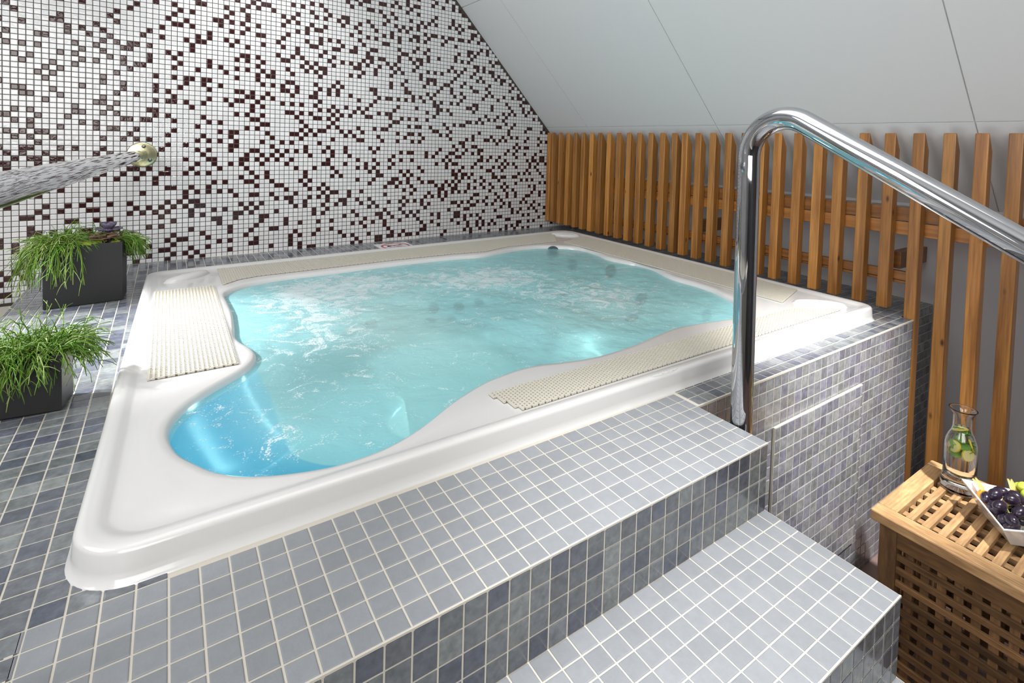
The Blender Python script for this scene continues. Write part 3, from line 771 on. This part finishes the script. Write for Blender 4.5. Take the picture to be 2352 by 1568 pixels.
def left_rail():
    A = Vector(wall_pt(-31.8, 14.06, 0.0)); A = Vector((-31.75, WY0 + -31.75 * math.tan(WA), 14.06))
    B = Vector((-34.2, 10.5, 14.72)); d = (B - A).normalized()
    t = thing('handrail', tuple(A), 'round steel handrail running from the mosaic wall over the planters', 'handrail')
    st = A + d * 0.9
    E_ = B + d * 4.0
    pts = [st + (E_ - st) * k / 10 for k in range(11)]
    c = E_ + Vector((0, 0, -2.2))
    for k in range(1, 11):
        a = math.pi / 2 * k / 10; pts.append(Vector((E_.x + d.x * 2.2 * math.sin(a), E_.y + d.y * 2.2 * math.sin(a), E_.z - 2.2 + 2.2 * math.cos(a))))
    e = pts[-1]; pts.append(Vector((e.x, e.y, 0.1)))
    mb = MB(); mb.tube(pts, 0.66, 36); mb.build('rail_tube', M_CHROME, t, True)
    mb = MB(); q = (-d).to_track_quat('Z', 'Y').to_matrix()
    nw = Vector((sa_, -ca, 0)); qn = nw.to_track_quat('Z', 'Y').to_matrix()
    mb.lathe([(0.01, 0.05), (1.62, 0.05), (1.62, 0.14), (1.45, 0.2), (0.6, 0.22)], A, 36, M=qn)
    o = mb.build('wall_flange', M_BRASS, t, True); o['label'] = 'brassy round wall plate'
    mb = MB(); mb.tube([A + nw * 0.1, A + d * 1.6], 0.5, 24); mb.build('connector', M_BRASS, t, True)
    for a in (80, 200, 320):
        p = A + qn @ Vector((1.08 * math.cos(math.radians(a)), 1.08 * math.sin(math.radians(a)), 0.2))
        mb = MB(); mb.lathe([(0.24, 0), (0.2, 0.08), (0.02, 0.12)], p, 14, M=qn); mb.build('screw', M_SCREW, t, True)
left_rail()

# ------------------------------------------------------------------ planters
def leaf_mat(name, c1, c2, rough=0.4):
    m, nt, p = mat(name)
    a = N(nt, 'ShaderNodeAttribute', attribute_name='glaze').outputs['Color']
    L(nt, a, p.inputs['Base Color']); p.inputs['Roughness'].default_value = rough
    p.inputs['Subsurface Weight'].default_value = 0.0
    return m
M_STEM = leaf_mat('green_stem', 0, 0)
M_SUCC = plain('purple_succulent', (0.13, 0.10, 0.16), 0.45)
M_MOSS = plain('yellow_green_moss', (0.24, 0.27, 0.03), 0.9, bscale=160, bstr=1)
M_BARK = plain('brown_bark', (0.16, 0.09, 0.055), 0.7, bscale=80, bstr=0.5)
def strands(mb, src, n, r, spread, rise, length, seed, bias=(0, 0), dirs=None, drop=-0.3, gmul=1.0, floorz=0.15):
    rr = random.Random(seed)
    for _ in range(n):
        x = rr.uniform(src[0], src[1]); y = rr.uniform(src[2], src[3]); z = src[4]
        a = rr.uniform(0, 2 * math.pi) if dirs is None else rr.gauss(rr.choice(dirs), 0.6)
        vx, vy = math.cos(a) * spread * rr.uniform(0.3, 1.1) + bias[0], math.sin(a) * spread * rr.uniform(0.3, 1.1) + bias[1]
        vz = rise * rr.uniform(0.3, 1.25); gr = rr.uniform(0.5, 1.3) * gmul
        N_ = 7; ll = length * rr.uniform(0.5, 1.2); dt = ll / N_
        p = Vector((x, y, z)); v = Vector((vx, vy, vz)); pts = [p.copy()]
        for k in range(N_):
            sp_ = v.normalized() * dt; p = p + sp_ + Vector((rr.gauss(0, .05), rr.gauss(0, .05), rr.gauss(0, .05))); v.z -= gr * dt
            if p.z < floorz: p.z = floorz + rr.random() * 0.05
            pts.append(p.copy())
        g = rr.uniform(0.6, 1.25); y_ = rr.uniform(0.85, 1.35)
        col = (0.10 * g * y_, 0.23 * g, 0.014 * g)
        if rr.random() < 0.2: col = (0.30, 0.40, 0.12)
        mb.tube(pts, [r * (1 - 0.35 * k / N_) for k in range(N_ + 1)], 4, col, cap=True)
        # fork
        for _f in range(2):
            k = rr.randrange(3, N_); q = pts[k]; d = (pts[k] - pts[k - 1]).normalized() + Vector((rr.gauss(0, .6), rr.gauss(0, .6), rr.gauss(-.15, .4)))
            d.normalize(); f = [q]
            for s_ in range(3):
                q = q + d * dt * rr.uniform(0.5, 0.9); d.z -= 0.35 * gmul; d.normalize(); q.z = max(q.z, floorz); f.append(q.copy())
            mb.tube(f, [r * 0.75, r * 0.7, r * 0.6, r * 0.45], 4, col, cap=True)
def pot(mb, fl, fr, br, bl, h):
    B = [Vector((*p, 0.04)) for p in (fl, fr, br, bl)]; c = sum(B, Vector()) / 4
    def ring(z, ins):
        out = []
        for p in B:
            d = (c - p); d.z = 0; out.append(Vector((p.x, p.y, z)) + d.normalized() * ins)
        return out
    rings = [ring(0.04, 0.12), ring(0.12, 0.0), ring(h - 0.06, 0), ring(h, 0.06), ring(h, 0.22), ring(h - 0.1, 0.28), ring(h - 0.8, 0.3)]
    vs = [v for r in rings for v in r]; fs = []
    for i in range(len(rings) - 1):
        for k in range(4): fs.append((i * 4 + k, i * 4 + (k + 1) % 4, i * 4 + 4 + (k + 1) % 4, i * 4 + 4 + k))
    fs.append((3, 2, 1, 0)); mb.add(vs, fs)
    return ring(h - 0.45, 0.25)
def planter_far():
    t = thing('potted_plant', (-35.7, 51, 0), 'far black box planter with trailing green stems, moss and a purple rosette', 'planter')
    mb = MB(); s = pot(mb, (-38.61, 49.32), (-32.75, 49.83), (-32.55, 52.75), (-38.3, 52.3), 5.95); mb.build('pot', M_BLACK, t)
    mb = MB(); mb.add(s, [(0, 1, 2, 3)]); mb.build('soil', M_SOIL, t)
    mb = MB()
    strands(mb, (-38.4, -36.6, 49.7, 51.8, 5.7), 240, 0.042, 1.0, 1.0, 2.8, 3, bias=(-0.15, -0.25), gmul=0.75)
    strands(mb, (-38.3, -36.3, 49.6, 50.4, 5.7), 42, 0.042, 0.5, 0.6, 4.4, 4, bias=(-0.1, -0.6), gmul=1.0)
    strands(mb, (-38.4, -38.0, 49.8, 52.0, 5.7), 45, 0.042, 0.35, 0.5, 5.0, 5, bias=(-0.5, 0.0), gmul=1.1)
    strands(mb, (-36.5, -33.3, 51.2, 52.2, 5.7), 100, 0.042, 0.8, 0.9, 2.2, 6, bias=(0, 0.1), gmul=0.7)
    strands(mb, (-33.6, -32.9, 51.0, 52.6, 5.7), 150, 0.042, 0.45, 0.6, 3.0, 7, bias=(0.5, 0.25), gmul=0.9)
    mb.build('stems', M_STEM, t, True, usecol=True)
    mb = MB(); rr = random.Random(5)
    for k in range(14):
        c = Vector((rr.uniform(-36.2, -34.7) if k < 11 else -33.3, rr.uniform(49.95, 50.6), 5.85 if k < 11 else 5.7)); r = rr.uniform(0.35, 0.62)
        mb.lathe([(r * math.cos(a), r * 0.7 * math.sin(a)) for a in (0, .4, .8, 1.2, 1.5)], c, 12)
    mb.build('moss', M_MOSS, t, True)
    mb = MB()
    for k in range(12):
        c = Vector((rr.uniform(-35.0, -33.4), rr.uniform(49.9, 50.9), rr.uniform(6.1, 6.75))); a = rr.uniform(-0.9, 0.9); b = rr.uniform(-0.9, 0.9)
        vs = []
        n = 8
        for s_ in (0, 1):
            for i in range(n):
                th = 2 * math.pi * i / n; x = 0.62 * math.cos(th); y = 0.34 * math.sin(th)
                vs.append(c + Vector((x * math.cos(a) - y * math.sin(a), x * math.sin(a) + y * math.cos(a), 0.2 * x * b + 0.5 * y * y + s_ * 0.07)))
        mb.add(vs, [tuple(range(n))[::-1], tuple(range(n, 2 * n))] + [(i, (i + 1) % n, n + (i + 1) % n, n + i) for i in range(n)])
    mb.build('bark_chips', M_BARK, t)
    mb = MB(); c = Vector((-33.9, 51.2, 6.85))
    mb.tube([c + Vector((0.1, 0, -1.6)), c], 0.12, 8)
    for ring_, (n, tilt, ln) in enumerate(((8, 0.1, 1.15), (7, 0.75, 1.1), (5, 1.2, 0.8))):
        for i in range(n):
            a = 2 * math.pi * i / n + ring_ * 0.4
            D = Vector((math.cos(a) * math.cos(tilt), math.sin(a) * math.cos(tilt), math.sin(tilt))); S_ = Vector((-math.sin(a), math.cos(a), 0)); U_ = D.cross(S_)
            if U_.z < 0: U_ = -U_
            prof = [(0, .08), (.35, .2), (.7, .32), (.9, .26), (1.0, .05)]
            vs = []
            for s_, wd in prof:
                q = c + D * ln * s_ + U_ * (0.18 * s_ * s_)
                for e, hh in ((-1, .06), (0, -.03), (1, .06), (1, .11), (0, .03), (-1, .11)): vs.append(q + S_ * wd * ln * e + U_ * hh)
            fs = []
            for j in range(len(prof) - 1):
                for k in range(6): fs.append((j * 6 + k, j * 6 + (k + 1) % 6, j * 6 + 6 + (k + 1) % 6, j * 6 + 6 + k))
            fs.append(tuple(range(6))[::-1]); fs.append(tuple(range((len(prof) - 1) * 6, len(prof) * 6)))
            mb.add(vs, fs)
    o = mb.build('succulent_rosette', M_SUCC, t, True); o['label'] = 'dusky purple succulent rosette'
planter_far()
def planter_near():
    t = thing('potted_plant', (-37, 26.2, 0), 'near black box planter overflowing with thin bright green stems', 'planter')
    mb = MB(); s = pot(mb, (-40.3, 25.55), (-34.28, 25.0), (-34.02, 27.4), (-40.1, 27.9), 3.5); mb.build('pot', M_BLACK, t)
    mb = MB(); mb.add(s, [(0, 1, 2, 3)]); mb.build('soil', M_SOIL, t)
    mb = MB()
    strands(mb, (-39.8, -34.6, 25.4, 27.2, 3.2), 430, 0.034, 1.0, 1.1, 2.7, 13, gmul=0.75)
    strands(mb, (-39.0, -34.5, 25.3, 26.0, 3.3), 110, 0.034, 0.5, 0.8, 3.0, 14, bias=(0.0, -0.6), gmul=0.95)
    strands(mb, (-35.0, -34.3, 25.4, 27.2, 3.3), 110, 0.034, 0.45, 0.9, 2.7, 15, bias=(0.6, 0.0), gmul=0.85)
    strands(mb, (-39.0, -34.5, 25.4, 27.2, 3.3), 45, 0.034, 0.8, 1.6, 2.8, 16, gmul=0.45)
    mb.build('stems', M_STEM, t, True, usecol=True)
planter_near()

# ------------------------------------------------------------------ wooden hamper table
HX0, HX1, HY0, HY1, HZ = 12.3, 24.15, -26.5, -0.45, -8.5
def hamper():
    t = thing('lattice_side_table', ((HX0 + HX1) / 2, -13, FLOOR), 'slatted acacia box table with open lattice sides beside the steps', 'table')
    rr = random.Random(3)
    def c(): return (rr.random(), rr.random(), rr.random())
    def part(name, boxes, m_, ch=0.05):
        mb = MB()
        for a, b in boxes: mb.box(a, b, c(), 0, ch)
        return mb.build(name, m_, t, colname='board', usecol=True)
    th = 0.75
    # lid frame
    mb = MB()
    def rb(a, b): mb.box(a, b, c(), 0, 0.10)
    rb((HX0, HY0, HZ - th), (HX0 + 1.6, HY1, HZ)); rb((HX1 - 1.25, HY0, HZ - th), (HX1, HY1, HZ))
    # rounded outer corners
    mb.v = [(x + (0.35 if (x < HX0 + 0.4 and y > HY1 - 0.2) else 0) - (0.35 if (x > HX1 - 0.4 and y > HY1 - 0.2) else 0), y, z) for x, y, z in mb.v]
    mb.build('lid_rail', M_ACY, t, colname='board', usecol=True)
    part('lid_end_board', [((HX0 + 1.62, HY1 - 1.25, HZ - th), (HX1 - 1.27, HY1 - 0.02, HZ - 0.01))], M_ACX)
    part('lid_end_board', [((HX0 + 1.62, HY0 + 0.02, HZ - th), (HX1 - 1.27, HY0 + 1.25, HZ - 0.01))], M_ACX)
    bars = []; y = HY1 - 1.25 - 0.5
    while y > HY0 + 1.8:
        bars.append(((HX0 + 1.62, y - 0.46, HZ - 0.36), (HX1 - 1.27, y, HZ - 0.02))); y -= 0.95
    part('lid_slats', bars, M_ACX, 0.03)
    bars = []; x = HX0 + 2.3
    while x < HX1 - 2.0:
        bars.append(((x, HY0 + 1.3, HZ - 0.72), (x + 0.55, HY1 - 1.3, HZ - 0.36))); x += 1.3
    part('lid_cross_slats', bars, M_ACY, 0.02)
    # legs
    ins = 0.55
    for lx in (HX0 + ins, HX1 - ins - 1.1):
        for ly in (HY1 - ins - 1.1, HY0 + ins):
            part('leg', [((lx, ly, FLOOR), (lx + 1.1, ly + 1.1, HZ - th - 0.02))], M_ACZ_SHADE)
    x0, x1, y0, y1 = HX0 + ins, HX1 - ins, HY0 + ins, HY1 - ins
    zt = HZ - th - 0.03; zb = FLOOR + 1.2
    def side(name, fixed, lo, hi, along, outward):
        hor = []; ver = []
        def bx(a0, a1, z0, z1, d0, d1):
            e0, e1 = sorted((fixed + outward * d0, fixed + outward * d1))
            return ((e0, a0, z0), (e1, a1, z1)) if along == 'y' else ((a0, e0, z0), (a1, e1, z1))
        hor.append(bx(lo, hi, zt - 1.2, zt, -0.55, -0.05)); hor.append(bx(lo, hi, zb - 0.7, zb + 0.3, -0.55, -0.05))
        z = zt - 1.2 - 0.42
        while z > zb + 0.7: hor.append(bx(lo, hi, z - 0.42, z, -0.32, -0.08)); z -= 0.93
        a = lo + 0.4
        while a < hi - 0.5: ver.append(bx(a, a + 0.5, zb, zt - 1.0, -0.56, -0.33)); a += 0.93
        mb = MB()
        for q in hor: mb.box(*q, c(), 0, 0.03)
        for q in ver: mb.box(*q, c(), 1, 0.02)
        mb.build('lattice_side', [M_ACY_SHADE if along == 'y' else M_ACX_SHADE, M_ACZ_SHADE], t, colname='board', usecol=True)
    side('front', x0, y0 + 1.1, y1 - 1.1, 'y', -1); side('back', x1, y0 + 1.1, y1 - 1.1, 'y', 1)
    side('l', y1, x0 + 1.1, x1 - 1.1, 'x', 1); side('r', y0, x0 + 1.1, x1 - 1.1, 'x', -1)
hamper()

# ------------------------------------------------------------------ carafe
def glass(name, col=(1, 1, 1), ior=1.45, rough=0.0):
    m, nt, p = mat(name); p.inputs['Base Color'].default_value = (*col, 1); p.inputs['Transmission Weight'].default_value = 1
    p.inputs['Roughness'].default_value = rough; p.inputs['IOR'].default_value = ior; return m
CC = (21.05, -3.12)
def carafe():
    t = thing('glass_carafe', (*CC, HZ), 'glass water carafe with lemon slices and mint on the slatted table', 'carafe')
    z0 = HZ + 0.02
    outp = [(0.02, 0), (1.12, 0.0), (1.2, 0.12), (1.19, 0.5), (1.10, 0.85), (1.04, 1.1), (1.03, 2.2), (1.03, 3.3), (0.98, 3.75), (0.82, 4.2), (0.66, 4.5), (0.60, 4.8), (0.60, 5.5), (0.66, 5.8), (0.86, 6.15), (0.90, 6.2)]
    inp = [(0.86, 6.22), (0.80, 6.12), (0.6, 5.8), (0.53, 5.5), (0.53, 4.8), (0.59, 4.5), (0.75, 4.18), (0.91, 3.7), (0.95, 3.3), (0.95, 1.2), (0.9, 0.95), (0.5, 0.85), (0.02, 0.85)]
    mb = MB(); mb.lathe([(r, z0 + z) for r, z in outp + inp], (CC[0], CC[1], 0), 48); mb.build('glass_body', glass('clear_glass'), t, True)
    mb = MB(); mb.lathe([(0.02, z0 + 0.87), (0.88, z0 + 0.98), (0.935, z0 + 1.25), (0.935, z0 + 3.3), (0.89, z0 + 3.7), (0.74, z0 + 4.15), (0.58, z0 + 4.5), (0.515, z0 + 4.75), (0.02, z0 + 4.75)], (CC[0], CC[1], 0), 48)
    mb.build('water_fill', glass('still_water', ior=1.33), t, True)
    ML = plain('mint_leaf', (0.16, 0.34, 0.04), 0.5, bscale=120, bstr=0.8); MY = plain('lemon_rind', (0.85, 0.62, 0.03), 0.4); MP = plain('lemon_flesh', (0.86, 0.78, 0.34), 0.4)
    rr = random.Random(11)
    for i in range(24):
        z = z0 + rr.uniform(2.75, 4.5); rmax = rr.uniform(0.2, 0.55) if z < z0 + 3.7 else 0.16; a = rr.uniform(0, 6.28)
        c = Vector((CC[0] + rmax * math.cos(a), CC[1] + rmax * math.sin(a), z)); q = Matrix.Rotation(rr.uniform(0, 6.28), 3, 'Z') @ Matrix.Rotation(rr.uniform(0.5, 1.3), 3, 'X')
        n = 10; vs = []; fs = []; Ls, Wd = (0.46, 0.31) if z < z0 + 3.7 else (0.34, 0.22)
        for s_ in (0, 1):
            for k in range(n):
                th_ = 2 * math.pi * k / n; x = Ls * math.cos(th_); y = Wd * math.sin(th_) * (1 - 0.25 * math.cos(th_)); zz = 0.25 * x * x - 0.5 * abs(y) * 0.3 + s_ * 0.03
                vs.append(c + q @ Vector((x, y, zz)))
        fs = [tuple(range(n))[::-1], tuple(range(n, 2 * n))] + [(k, (k + 1) % n, n + (k + 1) % n, n + k) for k in range(n)]
        mb = MB(); mb.add(vs, fs); mb.build('mint_leaf', ML, t)
    for (dz, a, r_, tl) in ((3.3, 2.6, 0.45, 1.2), (3.5, -1.0, 0.45, 1.3), (4.45, 1.0, 0.1, 0.5), (2.9, -2.0, 0.45, 1.4), (2.75, 0.7, 0.4, 1.0)):
        c = Vector((CC[0] + r_ * math.cos(a), CC[1] + r_ * math.sin(a), z0 + dz)); q = Matrix.Rotation(a + math.pi / 2, 3, 'Z') @ Matrix.Rotation(tl, 3, 'X')
        R1 = 0.42
        mb = MB(); mb.lathe([(R1 * 0.9, -0.05), (R1, -0.04), (R1, 0.04), (R1 * 0.9, 0.05)], c, 20, mi=0, M=q)
        mb.lathe([(0.01, -0.05), (R1 * 0.9, -0.05)], c, 20, mi=1, M=q); mb.lathe([(R1 * 0.9, 0.05), (0.01, 0.05)], c, 20, mi=1, M=q)
        mb.build('lemon_slice', [MY, MP], t)
carafe()

# ------------------------------------------------------------------ fruit bowl
M_CERAM = plain('white_ceramic', (0.82, 0.82, 0.83), 0.12, coat=0.3)
def bowl():
    t = None
    A, B_, C_, D_ = Vector((18.55, -3.95)), Vector((15.1, -7.15)), Vector((18.4, -10.7)), Vector((21.85, -7.5))
    cen = (A + B_ + C_ + D_) / 4
    top = [A, B_, C_, D_]; zt = [HZ + 2.05, HZ + 1.65, HZ + 2.05, HZ + 1.65]
    def ring(f, z, rise=0.0, dz=0.0):
        out = []
        for i in range(4):
            a, b = top[i], top[(i + 1) % 4]
            for k in range(12):
                u = k / 12; p = cen + ((a * (1 - u) + b * u) - cen) * f; zz = z + rise * ((zt[i] * (1 - u) + zt[(i + 1) % 4] * u) - (HZ + 0.03)) + dz
                out.append((p.x, p.y, zz))
        return out
    z0 = HZ + 0.03
    rings = [ring(0.02, z0), ring(0.5, z0), ring(0.56, z0, 0.06), ring(0.78, z0, 0.5), ring(1.0, z0, 1.0, -0.04), ring(1.0, z0, 1.0, 0.03), ring(0.96, z0, 1.0, 0.03), ring(0.74, z0, 0.53), ring(0.52, z0, 0.12), ring(0.02, z0, 0.1)]
    vs = []; fs = []; n = 48
    for r in rings: vs += r
    for i in range(len(rings) - 1):
        for k in range(n): fs.append((i * n + k, i * n + (k + 1) % n, (i + 1) * n + (k + 1) % n, (i + 1) * n + k))
    o = obj('fruit_bowl', vs, fs, M_CERAM, None, False, loc=(cen.x, cen.y, z0)); tag(o, 'square white ceramic bowl of fruit on the slatted table', 'bowl')
    return cen, z0
bc, bz = bowl()
def ell(mb, c, r, rz, q, n=14, m_=10, mi=0):
    prof = [(r * math.sin(math.pi * i / m_) + 1e-4, -rz * math.cos(math.pi * i / m_)) for i in range(m_ + 1)]
    mb.lathe(prof, c, n, M=q, mi=mi)
def inbowl(p, marg=0.52):
    A, B_, C_, D_ = (Vector(q) for q in ((18.55, -3.95), (15.1, -7.15), (18.4, -10.7), (21.85, -7.5)))
    cen = (A + B_ + C_ + D_) / 4; f = 0.56 + 0.44 * max(0, min(1, (p[2] - 0.45 - HZ) / 1.8)); v = Vector(p[:2])
    for a, b in ((A, B_), (B_, C_), (C_, D_), (D_, A)):
        a, b = cen + (a - cen) * f, cen + (b - cen) * f; d = (b - a).normalized(); n_ = Vector((-d.y, d.x))
        k = (v - a).dot(n_)
        if p[2] < HZ + 2.1 and k < marg: v += n_ * (marg - k)
    return (v.x, v.y, p[2])
def bunch(name, label, pts, m_, r, rz, seed):
    pts = [inbowl(p) for p in pts]
    t = thing(name, (pts[0][0], pts[0][1], pts[0][2]), label, 'grapes')
    rr = random.Random(seed); c = Vector((0, 0, 0))
    for p in pts: c += Vector(p)
    c /= len(pts)
    for p in pts:
        q = Matrix.Rotation(rr.gauss(-0.9, .4), 3, 'Z') @ Matrix.Rotation(1.57 + rr.gauss(0, .35), 3, 'Y')
        mb = MB(); ell(mb, Vector(p), r * rr.uniform(.93, 1.07), rz * rr.uniform(.93, 1.07), q); mb.build('grape', m_, t, True, loc=p)
    mb = MB(); MS = plain('grape_stalk', (0.32, 0.33, 0.08), 0.6)
    for p in pts[::2]: mb.tube([c, (c + Vector(p)) / 2 + Vector((0, 0, .1)), Vector(p)], 0.035, 5)
    mb.build('stalk', MS, t)
def grape_mat(name, col, sss):
    m, nt, p = mat(name); n = noise_n(nt, coords(nt), 30, 3)
    L(nt, ramp(nt, n.outputs[0], [(0.35, col), (0.75, sss)]), p.inputs['Base Color']); p.inputs['Roughness'].default_value = 0.22; return m
# dark grapes piled over the near half
dk = []
for (ix, iy, iz) in [(17.9, -5.3, 1.75), (18.3, -5.9, 2.1), (19.2, -6.0, 2.0), (16.9, -5.6, 1.45), (17.3, -6.4, 1.95), (18.3, -6.8, 2.25), (19.0, -6.9, 2.2), (16.5, -6.5, 1.45), (16.6, -7.2, 1.75), (17.5, -7.4, 2.05), (16.2, -7.5, 1.3), (19.9, -6.6, 1.8), (17.9, -6.1, 1.5), (17.8, -7.3, 1.4), (18.7, -6.9, 1.4), (17.0, -6.0, 0.9)]:
    dk.append((ix, iy, HZ + iz))
bunch('grape_bunch', 'bunch of black grapes in the near half of the white bowl', dk, grape_mat('black_grape', (0.010, 0.006, 0.014), (0.035, 0.018, 0.04)), 0.36, 0.50, 2)
gr = [(20.6, -6.7, 2.25), (20.1, -7.0, 2.6), (19.5, -7.35, 2.5), (19.1, -7.75, 2.15), (20.9, -7.35, 2.1), (20.2, -7.7, 2.1), (18.6, -8.1, 2.1), (17.9, -8.3, 1.9), (17.2, -8.25, 1.6), (17.0, -8.85, 1.5), (18.0, -9.0, 1.75), (18.9, -8.7, 2.0), (19.7, -8.3, 2.2), (19.3, -8.0, 1.4), (18.2, -8.9, 1.1), (20.2, -7.3, 1.5)]
bunch('grape_bunch', 'bunch of green grapes at the right side of the white bowl', [(a, b, HZ + c_) for a, b, c_ in gr], grape_mat('green_grape', (0.42, 0.52, 0.05), (0.55, 0.62, 0.10)), 0.33, 0.42, 4)
def physalis(c, label, ang, tilt):
    c = inbowl(c, 0.5)
    t = thing('physalis', c, label, 'fruit'); c = Vector(c)
    mb = MB(); ell(mb, c, 0.45, 0.45, Matrix.Identity(3)); mb.build('berry', plain('orange_berry', (0.85, 0.24, 0.01), 0.22), t, True)
    mb = MB()
    for i in range(2):
        a = ang + i * 0.45 - 0.2; D = Vector((math.cos(a) * math.cos(tilt), math.sin(a) * math.cos(tilt), math.sin(tilt))); S_ = D.cross(Vector((0, 0, 1))).normalized(); U_ = S_.cross(D)
        vs = []
        for s_, wd in ((0.3, .1), (.5, .2), (.8, .15), (1.15, .02)):
            q = c + D * s_ + U_ * (0.25 * math.sin(s_ * 2))
            for e, h in ((-1, 0), (0, .1), (1, 0), (1, .03), (0, .13), (-1, .03)): vs.append(q + S_ * wd * e + U_ * h)
        fs = []
        for j in range(3):
            for k in range(6): fs.append((j * 6 + k, j * 6 + (k + 1) % 6, j * 6 + 6 + (k + 1) % 6, j * 6 + 6 + k))
        mb.add(vs, fs)
    mb.build('husk', plain('dry_husk', (0.58, 0.42, 0.13), 0.6), t)
physalis((17.9, -4.75, HZ + 1.55), 'orange physalis with a pale papery husk at the left corner of the bowl', 1.3, 0.7)
physalis((17.15, -5.25, HZ + 1.15), 'orange physalis half hidden under the black grapes', -1.0, 0.6)
physalis((19.7, -6.6, HZ + 1.75), 'orange physalis with open husk between black and green grapes', 0.8, 0.9)

# ------------------------------------------------------------------ floor sign beyond the tub
def sign():
    t = thing('no_diving_sign', (0.8, 64.1, 0.04), 'white square tile with a red ring and slashed diver figure on the far deck', 'sign')
    mb = MB(); mb.box((-1.9, 61.4, 0.02), (3.5, 66.75, 0.07), ch=0.01); mb.build('plate', plain('white_sign_plate', (0.8, 0.8, 0.82), 0.25), t)
    red = plain('sign_red', (0.45, 0.03, 0.04), 0.3); blk = plain('sign_black', (0.02, 0.02, 0.02), 0.3)
    c = (0.85, 64.2)
    mb = MB(); n = 48; vs = []; fs = []
    for r, z in ((2.25, .075), (2.25, .09), (1.9, .09), (1.9, .075)):
        for k in range(n): a = 2 * math.pi * k / n; vs.append((c[0] + r * math.cos(a), c[1] + r * math.sin(a), z))
    for i in range(3):
        for k in range(n): fs.append((i * n + k, i * n + (k + 1) % n, i * n + n + (k + 1) % n, i * n + n + k))
    mb.add(vs, fs)
    def R(v): 
        a = math.radians(-40); x, y = v.x, v.y; return Vector((c[0] + x * math.cos(a) - y * math.sin(a), c[1] + x * math.sin(a) + y * math.cos(a), v.z))
    mb.box((-2.0, -.16, .07), (2.0, .16, .088), R=R); mb.build('red_ring', red, t)
    mb = MB()
    mb.lathe([(0.28, .072), (0.28, .084), (0.02, .086)], (c[0] - 1.0, c[1] + 0.35, 0), 16)
    for (a, b) in (((-0.8, 0.2), (0.5, 0.75)), ((0.4, 0.7), (1.3, 0.4)), ((-0.8, 0.2), (-1.4, -0.3)), ((0.5, .6), (1.2, .95))):
        a = Vector((*a, 0)); b = Vector((*b, 0)); d = (b - a).normalized(); s_ = Vector((-d.y, d.x, 0)) * 0.14
        vs = [Vector((c[0], c[1], z)) + p for z in (.072, .084) for p in (a - s_, b - s_, b + s_, a + s_)]
        mb.add(vs, [(0, 1, 2, 3), (4, 5, 6, 7), (0, 1, 5, 4), (1, 2, 6, 5), (2, 3, 7, 6), (3, 0, 4, 7)])
    for k in range(5):
        x = -1.2 + k * 0.55; mb.box((c[0] + x, c[1] - 0.75, .072), (c[0] + x + 0.38, c[1] - 0.6, .084))
    mb.build('diver_figure', blk, t)
sign()

for o in bpy.data.objects:
    if '_o' in o: del o['_o']
